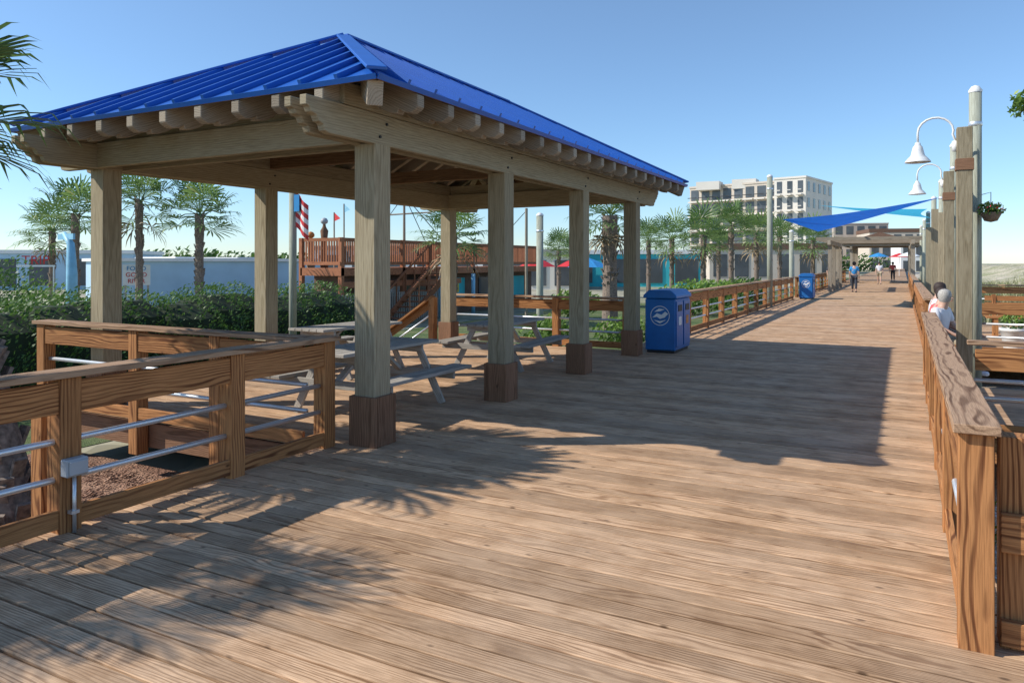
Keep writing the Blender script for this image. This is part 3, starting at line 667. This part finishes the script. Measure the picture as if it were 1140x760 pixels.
for k in range(4): MB().box(-9.06-.3*(k+1)+.01,-9.06-.3*k,11.4,13.0,-.15*(k+1)-.04,-.15*(k+1)).build('tread',M['deck'],t)
for y in(11.38,13.02): MB().bar((-9.05,y,-.12),(-10.3,y,-.6),.04,.24).build('stringer',M['rail'],t)
# ---------------------------------------------------------------- raised restaurant deck
X0,X1,YA,YB=-19.3,-17.4,20.0,36; FZ=1.5
t=thing('raised_deck','reddish timber raised deck with balusters, seen between the pavilion posts','raised deck',(-20,25,GZ))
MB().box(X0,X1,YA,YB,FZ-.28,FZ).build('floor',M['red_wood'],t)
k=YA+.1
while k<YB:
    MB().box(X1-.15,X1,k-.075,k+.075,GZ,FZ+1.08).build('post',M['red_wood'],t); k+=1.8
k=X0
while k<X1-.3: MB().box(k-.075,k+.075,YA,YA+.15,GZ,FZ+1.08).build('post',M['red_wood'],t); k+=1.85
for z in(.10,.95):
    MB().box(X1-.09,X1-.04,YA,YB,FZ+z,FZ+z+.12).build('rail',M['red_wood'],t); MB().box(X0,X1-.1,YA+.04,YA+.09,FZ+z,FZ+z+.12).build('rail',M['red_wood'],t)
b=MB(); k=YA+.2
while k<YB: b.box(X1-.085,X1-.045,k-.03,k+.03,FZ+.2,FZ+.96); k+=.12
b.build('balusters',M['red_wood'],t); b=MB(); k=X0+.1
while k<X1-.2: b.box(k-.03,k+.03,YA+.045,YA+.085,FZ+.2,FZ+.96); k+=.12
b.build('balusters',M['red_wood'],t)
MB().box(X0+.1,X1-.5,YA+.6,YB,GZ,FZ-.29).build('back_wall',M['brownroof'],t)
for i in range(5): MB().box(X1-.485,X1-.45,YA+1.3+3.0*i,YA+3.0+3.0*i,.0,1.0).build('window',M['glass'] if i%2 else M['teal'],t)
for i in range(3): MB().box(X1-.44,X1-.39,YA+3.2+4.4*i,YA+4.0+4.4*i,.35,.95).build('notice_board',M[['white','yellow','red'][i]],t)
MB().box(X1-.06,X1-.02,YA+.2,YB-8,.78,1.0).build('cross_beam',M['red_wood'],t)
b=MB(); k=YA
while k<YA+6:
    b.box(X1+.02,X1+.05,k,k+.09,GZ,.55); k+=.15
b.build('slat_screen',M['grey'],t)
for i,y in enumerate((20.4,21.3,25.4,28.0)):
    MB().tube([(X1+.6,y,GZ),(X1+.6,y,1.2)],.09,10).build('blue_post',M['lightblue'],t,smooth=True)
t=thing('outdoor_staircase','timber staircase rising to the reddish raised deck','stairs',(-16.5,24,GZ))
for k in range(10): MB().box(-17.3,-16.3,22.5+.3*k,22.5+.3*k+.28,GZ+.2*k+.16,GZ+.2*k+.2).build('tread',M['red_wood'],t)
for x in(-17.33,-16.27):
    MB().bar((x,22.4,GZ+.1),(x,25.5,GZ+2.1),.05,.25).build('stringer',M['red_wood'],t); MB().bar((x,22.4,GZ+1.1),(x,25.5,GZ+3.1),.06,.08).build('handrail',M['red_wood'],t)
    for k in range(6): MB().box(x-.02,x+.02,22.5+.6*k,22.54+.6*k,GZ+.2+.4*k,GZ+1.15+.4*k).build('baluster',M['red_wood'],t)
def ornament(label,px,d,h,mm,mt):
    x,y=at(px,d); t=thing('carved_ornament',label,'ornament',(x,y,FZ))
    MB().lathe((x,y,FZ),[(.14,0),(.16,.1),(.09,.2),(.11,h*.5),(.15,h*.68),(.07,h*.75),(.05,h*.8)],12).build('shaft',mm,t,smooth=True)
    MB().lathe((x,y,FZ+h*.8),[(.05,0),(.13,.06),(.14,.14),(.09,.22),(0,.25)],12).build('top_knob',mt,t,smooth=True)
ornament('short carved brown ornament standing on the raised deck at its left end',346,27.0,1.35,M['tail'],M['orange'])
ornament('tall slim carved ornament on the raised deck, right of the short one',361,27.2,2.0,M['base'],M['greybox'])
def umbrella(label,px,d,m_,h=0):
    x,y=at(px,d); t=thing('market_umbrella',label,'umbrella',(x,y,GZ)); MB().tube([(x,y,GZ),(x,y,1.9+h)],.03,6).build('pole',M['white'],t)
    b=MB(); b.lathe((x,y,1.45+h),[(1.15,0),(.6,.28),(0,.5)],8); b.build('canopy',m_,t)
umbrella('red umbrella between the third and second pavilion posts',598,42,M['red']); umbrella('blue umbrella seen past the end railing',655,38,M['cl_blue']); umbrella('red umbrella left of the thick-trunked palm',640,44,M['red'])
umbrella('red umbrella at the far end of the boardwalk under the shelter',1001,92,M['red'],.9); umbrella('blue umbrella at the far end of the boardwalk, left side',978,88,M['cl_blue'],.9); umbrella('white umbrella at the far end of the boardwalk, right side',1012,80,M['white'],.9)
for px,d,hz,m1,l in((372,28,3.6,'red','red pennant on a thin pole above the raised deck'),(383,29,4.0,'lightblue','light blue pennant on a thin pole above the raised deck'),(415,30,3.6,'yellow','yellow pennant on a thin pole above the raised deck')):
    x,y=at(px,d); t=thing('pennant_pole',l,'pennant',(x,y,GZ)); MB().tube([(x,y,GZ),(x,y,hz)],.03,6).build('pole',M['tail'],t)
    b=MB(); b.add([(x,y,hz),(x,y,hz-.35),(x+.4,y-.1,hz-.25)],[(0,1,2)]); b.build('flag',M[m1],t)
x,y=at(450,34)
t=thing('ship_mast','thin ship-style mast with ropes rising behind the raised deck','mast',(x,y,GZ))
MB().tube([(x,y,GZ),(x,y,5.0)],[.08,.05],8).build('mast',M['tail'],t)
MB().tube([(x-1.6,y,3.9),(x+1.4,y+.4,4.0)],.04,6).build('yard',M['tail'],t)
for dx in(-3,2.5,1.2): MB().tube([(x,y,4.8),(x+dx,y+.5,2.0)],.02,4).build('rope',M['black'],t)
x,y=at(586,30)
t=thing('ship_mast','second thin mast seen near the third pavilion post','mast',(x,y,GZ)); MB().tube([(x,y,GZ),(x,y,3.9)],.06,8).build('mast',M['tail'],t); MB().tube([(x,y,3.8),(x-2,y,1.9)],.015,4).build('rope',M['black'],t)
x,y=at(326,15.5); zt_=zat(212,15.5)
t=thing('flag_pole','slim greenish pole with a red, white and blue flag beside the second left pavilion post','flag pole',(x,y,GZ))
MB().tube([(x,y,GZ),(x,y,zt_)],.08,10).build('pole',M['pole'],t,smooth=True)
for i in range(7):
    b=MB(); vs=[];fs=[]
    for k in range(9):
        f=k/8
        for e in(0,1): vs.append((x+.08+f*.34, y+.03*math.sin(f*7),zt_-.03-(i+e)*.105-f*.30))
    fs=[(2*k,2*k+1,2*k+3,2*k+2) for k in range(8)]
    b.add(vs,fs); b.build('stripe',M['red'] if i%2==0 else M['white'],t)
MB().box(x+.07,x+.22,y-.045,y-.035,zt_-.45,zt_-.10).build('blue_canton',M['cl_blue'],t)
# ---------------------------------------------------------------- buildings
def bld(label,loc,rz,W,D,H,wall,floors,bays,sidebays,name='building',balc=False,roofm=None,ww=.5,parapet=.4,cat='building'):
    t=thing(name,label,cat); ORG[t.name]=Vector((0,0,0))
    MB().box(0,W,0,D,0,H).build('walls',wall,t)
    MB().box(-.15,W+.15,-.15,D+.15,H+.003,H+parapet).build('parapet',roofm or wall,t)
    fh=H/floors
    for f in range(floors):
        for i in range(bays):
            c=W*(i+.5)/bays; w_=W/bays*ww/2*1.3
            wn=MB().box(c-w_,c+w_,-.06,-.002,f*fh+fh*.12,f*fh+fh*.85).build('window',M['glass'],t)
            if balc:
                MB().box(c-w_*1.15,c+w_*1.15,-1.3,-.07,f*fh-.15,f*fh+.12).build('balcony_slab',M['cream2'],wn)
                MB().box(c-w_*1.15,c+w_*1.15,-1.36,-1.31,f*fh+.82,f*fh+.98).build('balcony_rail',M['black'] if ww>.5 else M['cream2'],wn)
        for i in range(sidebays):
            c=D*(i+.5)/sidebays; w_=D/sidebays*ww/2
            MB().box(W+.002,W+.06,c-w_,c+w_,f*fh+fh*.22,f*fh+fh*.8).build('window',M['glass'],t)
    t.location=loc; t.rotation_euler=(0,0,rz); return t
x0,y0=at(768,166); x1,y1=at(868,152)
a=math.atan2(y1-y0,x1-x0); Wd=math.hypot(x1-x0,y1-y0)
bld('long cream hotel block with dark balcony bays behind the palms',(x0,y0,-1),a,Wd,14,zat(206,158)+1,M['cream'],6,8,0,'hotel',True,ww=.56,cat='hotel')
x2,y2=at(862,150); x3,y3=at(897,146); a2=math.atan2(y3-y2,x3-x2); W2=math.hypot(x3-x2,y3-y2)
bld('taller pale end tower of the hotel, right of the balcony bays',(x2,y2,-1),a2,W2,17,zat(199,148)+1,M['cream2'],6,3,5,'hotel_tower',True,ww=.38,cat='hotel')
for px,d,h_,l in((790,158,1.0,'left'),(830,155,1.2,'right')):
    x,y=at(px,d+4); z=zat(206,158)
    MB().box(x-2.5,x+2.5,y-2,y+2,z-.8,z+h_).build('rooftop_unit',M['cream2'],loc=(x,y,z),label=l+' rooftop plant box on the long cream hotel',cat='rooftop unit')
x,y=at(928,250); bld('tan multi-storey building right of the hotel under the sail',(x,y,-1),R(14),17,20,zat(250,250)+1,M['tan'],4,5,3,'apartment_building',cat='building')
x,y=at(968,230); bld('low brown-roofed building beyond the tan one',(x,y,-1),R(14),16,20,zat(259,230)+1,M['cream'],3,5,3,'apartment_building',roofm=M['brownroof'],parapet=1.2)
x,y=at(1003,190); bld('small white building with a blue roof line at the end of the boardwalk',(x,y,-1),R(14),9,10,zat(272,190)+1,M['white'],2,3,2,'beach_shop',roofm=M['teal'],parapet=.8)
xa,ya=at(130,33); xb,yb=at(300,38)
aa=math.atan2(yb-ya,xb-xa); W_=math.hypot(xb-xa,yb-ya)
bld('long pale blue flat wall building behind the hedge',(xa,ya,GZ),aa,W_+3,5,zat(291,35)-GZ,M['bluewall'],1,0,0,'low_building',roofm=M['white'],parapet=.15)
xs,ys_=at(152,26); zs=zat(306,26)
t=thing('advertising_sign','small white sign with red and blue lettering in front of the pale blue wall','sign',(xs,ys_,GZ))
MB().box(xs-.44,xs+.44,ys_-.03,ys_+.03,zs-.36,zs+.36).build('board',M['white'],t)
for x in(-.36,.36): MB().box(xs+x-.03,xs+x+.03,ys_+.035,ys_+.09,GZ,zs+.34).build('leg',M['grey'],t)
for i,(s,mm) in enumerate((('FOOD',M['cl_blue']),('GOOD',M['red']),('RIVER',M['red']))): textmesh(s,.22,mm,t,(0,-.04,zs-GZ+.22-.22*i),(R(90),0,0))
t.rotation_euler=(0,0,R(45))
x,y=at(40,26)
t=thing('rooftop_sign','red capital letters on a thin frame above the hedge at the far left','sign',(x,y,GZ))
z=zat(290,26); MB().box(x-.6,x+.6,y-.02,y+.02,z-.22,z-.16).build('frame',M['pipe'],t)
for dx in(-.55,.55): MB().box(x+dx-.02,x+dx+.02,y-.02,y+.02,GZ,z-.22).build('leg',M['pipe'],t)
textmesh('TRIP',.44,M['red'],t,(0,-.04,z-GZ),(R(90),0,0)); t.rotation_euler=(0,0,R(45))
x,y=at(80,20)
t=thing('blue_arch_sign','light blue curved post structure between the left palms','sign',(x,y,GZ))
MB().tube([(x,y,GZ),(x,y,1.4),(x-.05,y,2.2),(x-.35,y,2.5)],[.16,.14,.10,.06],10).build('curved_post',M['lightblue'],t,smooth=True)
MB().box(x-.6,x+.1,y-.03,y+.03,2.32,2.48).build('top_board',M['lightblue'],t)
def van(label,px,d,mat):
    x,y=at(px,d); t=thing('parked_van',label,'van',(x,y,GZ)); 
    b=MB(); b.extr([(-2.3,.35),(2.3,.35),(2.3,1.05),(1.75,1.2),(1.25,2.0),(-2.3,2.0)],(x,y,GZ+.6),(1,0,0),(0,0,1),(0,1,0),1.9); b.build('body',mat,t,bevel=.06)
    b=MB(); b.extr([(.3,1.2),(1.62,1.2),(1.18,1.85),(.3,1.85)],(x,y,GZ+.6),(1,0,0),(0,0,1),(0,1,0),1.94); b.build('window',M['glass'],t)
    for dx in(-1.5,1.5):
        for sy in(-.85,.85): MB().tube([(x+dx,y+sy-.1,GZ+.95),(x+dx,y+sy+.1,GZ+.95)],.36,14).build('wheel',M['black'],t)
van('white van roof visible above the pale blue wall, left of the round-headed palm',195,42,M['white'])
van('grey van roof visible above the pale blue wall, right of the round-headed palm',262,44,M['greybox'])
x,y=at(628,70); bld('teal shop wall seen beyond the blue bin and palms',(x,y,GZ),R(20),13,8,zat(283,70)-GZ,M['teal'],1,4,2,'shop',roofm=M['white'],parapet=.4)
x,y=at(560,62); bld('white and grey low shop seen through the pavilion',(x,y,GZ),R(20),6,8,zat(284,62)-GZ,M['cream2'],1,3,1,'shop',roofm=M['roofgrey'],parapet=.5)
x,y=at(790,95); bld('low cream shop row behind the palms below the hotel',(x,y,GZ),R(20),16,8,zat(278,95)-GZ,M['cream'],1,6,2,'shop',roofm=M['brownroof'],parapet=.8)
x,y=at(350,75); bld('low distant white building behind the raised deck',(x,y,GZ),R(24),20,10,zat(278,75)-GZ,M['white'],1,6,1,'shop',roofm=M['roofgrey'],parapet=.4)
x,y=at(-60,60); bld('low distant pale blue building at the far left',(x,y,GZ),R(40),14,10,zat(282,60)-GZ,M['bluewall'],1,5,1,'shop',roofm=M['white'],parapet=.3)
random.seed(31); b=MB()
for i in range(46):
    px=-60+i*24; d=110+random.uniform(-6,30); x,y=at(px,d)
    if px>760 and px<1000: d=185; x,y=at(px,d)
    if px>985: continue
    leaves(b,(x,y,1.2),(4.5,3.5,random.uniform(2.2,3.4)),240,.55,.2,-1)
b.build('distant_trees',M['hedge'],label='low belt of distant green trees behind the buildings',cat='trees',kind='stuff')
# ---------------------------------------------------------------- people
def skin(name,vs,es,rs,mat,parent,sub=1):
    me=bpy.data.meshes.new(name); me.from_pydata([tuple(v) for v in vs],es,[]); o=bpy.data.objects.new(name,me); COL.objects.link(o); o.parent=parent
    md=o.modifiers.new('skin','SKIN'); md.use_smooth_shade=True
    for i,r in enumerate(rs):
        sv=me.skin_vertices[0].data[i]; sv.radius=(r,r) if not isinstance(r,tuple) else r; sv.use_root=(i==0)
    s=o.modifiers.new('sub','SUBSURF'); s.levels=sub; s.render_levels=sub
    me.materials.append(mat); return o
def person(label,loc,rz,pose='stand',shirt='cl_white',pants='cl_dark',hair='hair_dark',h=1.0,group=None):
    t=thing('person',label,'person')
    if pose=='sit':
        pel=(0,.05,.53);sp=(0,.06,.72);ch=(0,.03,.93);nk=(0,-.01,1.09);hd=(0,-.05,1.22);tp=(0,-.05,1.31)
        hip=(.10,.02,.50);kn=(.13,-.42,.50);an=(.13,-.44,.09);toe=(.13,-.60,.035);shd=(.18,.03,1.01);el=(.24,-.04,.76);wr=(.17,-.26,.64);pm=(.14,-.33,.61)
    else:
        pel=(0,0,.95);sp=(0,0,1.13);ch=(0,.01,1.32);nk=(0,.0,1.49);hd=(0,-.02,1.61);tp=(0,-.02,1.70)
        hip=(.09,0,.90);kn=(.10,-.02,.50);an=(.10,.02,.09);toe=(.11,-.14,.035);shd=(.18,.01,1.41);el=(.24,.03,1.13);wr=(.25,-.05,.89);pm=(.25,-.07,.81)
    walk=.18 if pose=='walk' else 0
    V=[pel,sp,ch,nk,hd,tp]; E=[(0,1),(1,2),(2,3),(3,4),(4,5)]; RR=[(.14,.11),(.13,.10),(.15,.11),.055,(.078,.09),.055]
    SH=[[pel,sp,ch,(nk[0],nk[1],nk[2]-.06)],[(0,1),(1,2),(2,3)],[(.16,.13),(.155,.125),(.175,.13),.08]]
    PT=[[pel],[],[(.165,.135)]]
    def mir(p,s): return (p[0]*s,p[1],p[2])
    for s in(-1,1):
        b=len(V); kk=Vector(mir(kn,s)); aa_=Vector(mir(an,s)); tt=Vector(mir(toe,s))
        kk.y-=walk*s*.6; aa_.y-=walk*s*1.3; tt.y-=walk*s*1.3
        V+=[mir(hip,s),tuple(kk),tuple(aa_),tuple(tt)]; E+=[(0,b),(b,b+1),(b+1,b+2),(b+2,b+3)]; RR+=[.085,.06,.038,.034]
        c=len(V); V+=[mir(shd,s),mir(el,s),mir(wr,s),mir(pm,s)]; E+=[(2,c),(c,c+1),(c+1,c+2),(c+2,c+3)]; RR+=[.055,.042,.028,(.036,.018)]
        fd=(Vector(pm)-Vector(wr)).normalized()
        for q in range(5):
            f=len(V); base=Vector(mir(pm,s)); off=Vector((0,(q-1.5)*.018,0)) if pose!='sit' else Vector(((q-1.5)*.018,0,0))
            dd=Vector((fd.x*s,fd.y,fd.z)); ln=(.07,.085,.08,.065,.045)[q]
            if q==4: dd=(dd+Vector((-s*.5,-.5,0))).normalized(); off=Vector((-s*.01,-.01,.02))
            V+=[tuple(base+off+dd*ln*.5),tuple(base+off+dd*ln+Vector((-s*.01,0,-.005)))]; E+=[(c+3,f),(f,f+1)]; RR+=[.009,.008]
        n=len(SH[0]); SH[0]+=[mir(shd,s),tuple(Vector(mir(shd,s)).lerp(Vector(mir(el,s)),.85))]; SH[1]+=[(2,n),(n,n+1)]; SH[2]+=[.075,.062]
        n=len(PT[0]); hp=Vector(mir(hip,s)); PT[0]+=[tuple(hp),tuple(hp.lerp(kk,.9 if pants=='cl_khaki' else .97))]; PT[1]+=[(0,n),(n,n+1)]; PT[2]+=[.105,.08]
        if pants=='cl_dark': PT[0].append(tuple(kk.lerp(aa_,.85))); PT[1].append((n+1,n+2)); PT[2].append(.06)
    skin('body',V,E,RR,M['skin'],t)
    skin('shirt',*SH,M[shirt],t); skin('trousers',*PT,M[pants],t)
    b=MB(); hx=Vector(hd)+Vector((0,.022,.035)); b.lathe((hx.x,hx.y,hx.z-.06),[(.06,-.06),(.088,-.02),(.10,.04),(.10,.08),(.085,.125),(.045,.155),(0,.162)],16)
    b.build('hair',M[hair],t,smooth=True)
    for s in(-1,1):
        MB().lathe((s*.032,hd[1]-.092,hd[2]+.005),[(0,-.01),(.01,0),(0,.01)],8).build('eye',M['black'],t)
        a_=Vector(mir(an,s)); a_.y-=walk*s*1.3; MB().bar((a_.x,a_.y+.07,.035),(a_.x,a_.y-.19,.03),.09,.07).build('shoe',M['cl_dark' if hair=='hair_dark' else 'cl_white'],t,bevel=.02)
    MB().tube([(0,hd[1]-.09,hd[2]),(0,hd[1]-.118,hd[2]-.03)],[.008,.014],6).build('nose',M['skin'],t,smooth=True)
    MB().box(-.025,.025,hd[1]-.094,hd[1]-.088,hd[2]-.058,hd[2]-.05).build('mouth',M['cl_pink'],t)
    t.location=loc; t.rotation_euler=(0,0,rz); t.scale=(h,h,h); return t
person('seated person with grey hair and a white shirt, nearest on the right bench',(.55,13.25,0),PI/2-.5,'sit','cl_white','cl_khaki','hair_grey',.95)
person('seated person in a red shirt, middle of the right bench',(.55,14.1,0),PI/2+.3,'sit','cl_pink','cl_dark','hair_dark',.95)
person('seated person in a white top with dark hair, far end of the right bench',(.55,15.0,0),PI/2+.1,'sit','cl_white','cl_dark','hair_dark')
x,y=at(951,42); person('person in a blue top walking away in the middle of the far boardwalk',(x,y,0),PI,'walk','cl_blue','cl_dark','hair_dark')
x,y=at(924,45); person('person in a dark shirt and khaki shorts by the far left railing',(x,y,0),R(60),'stand','cl_dark','cl_khaki','hair_dark')
x,y=at(979,58); person('person in white walking far down the boardwalk',(x,y,0),0,'walk','cl_white','cl_khaki','hair_dark')
x,y=at(994,66); person('person in a red top walking far down the boardwalk',(x,y,0),0,'walk','cl_pink','cl_dark','hair_dark')
bpy.context.view_layer.update()
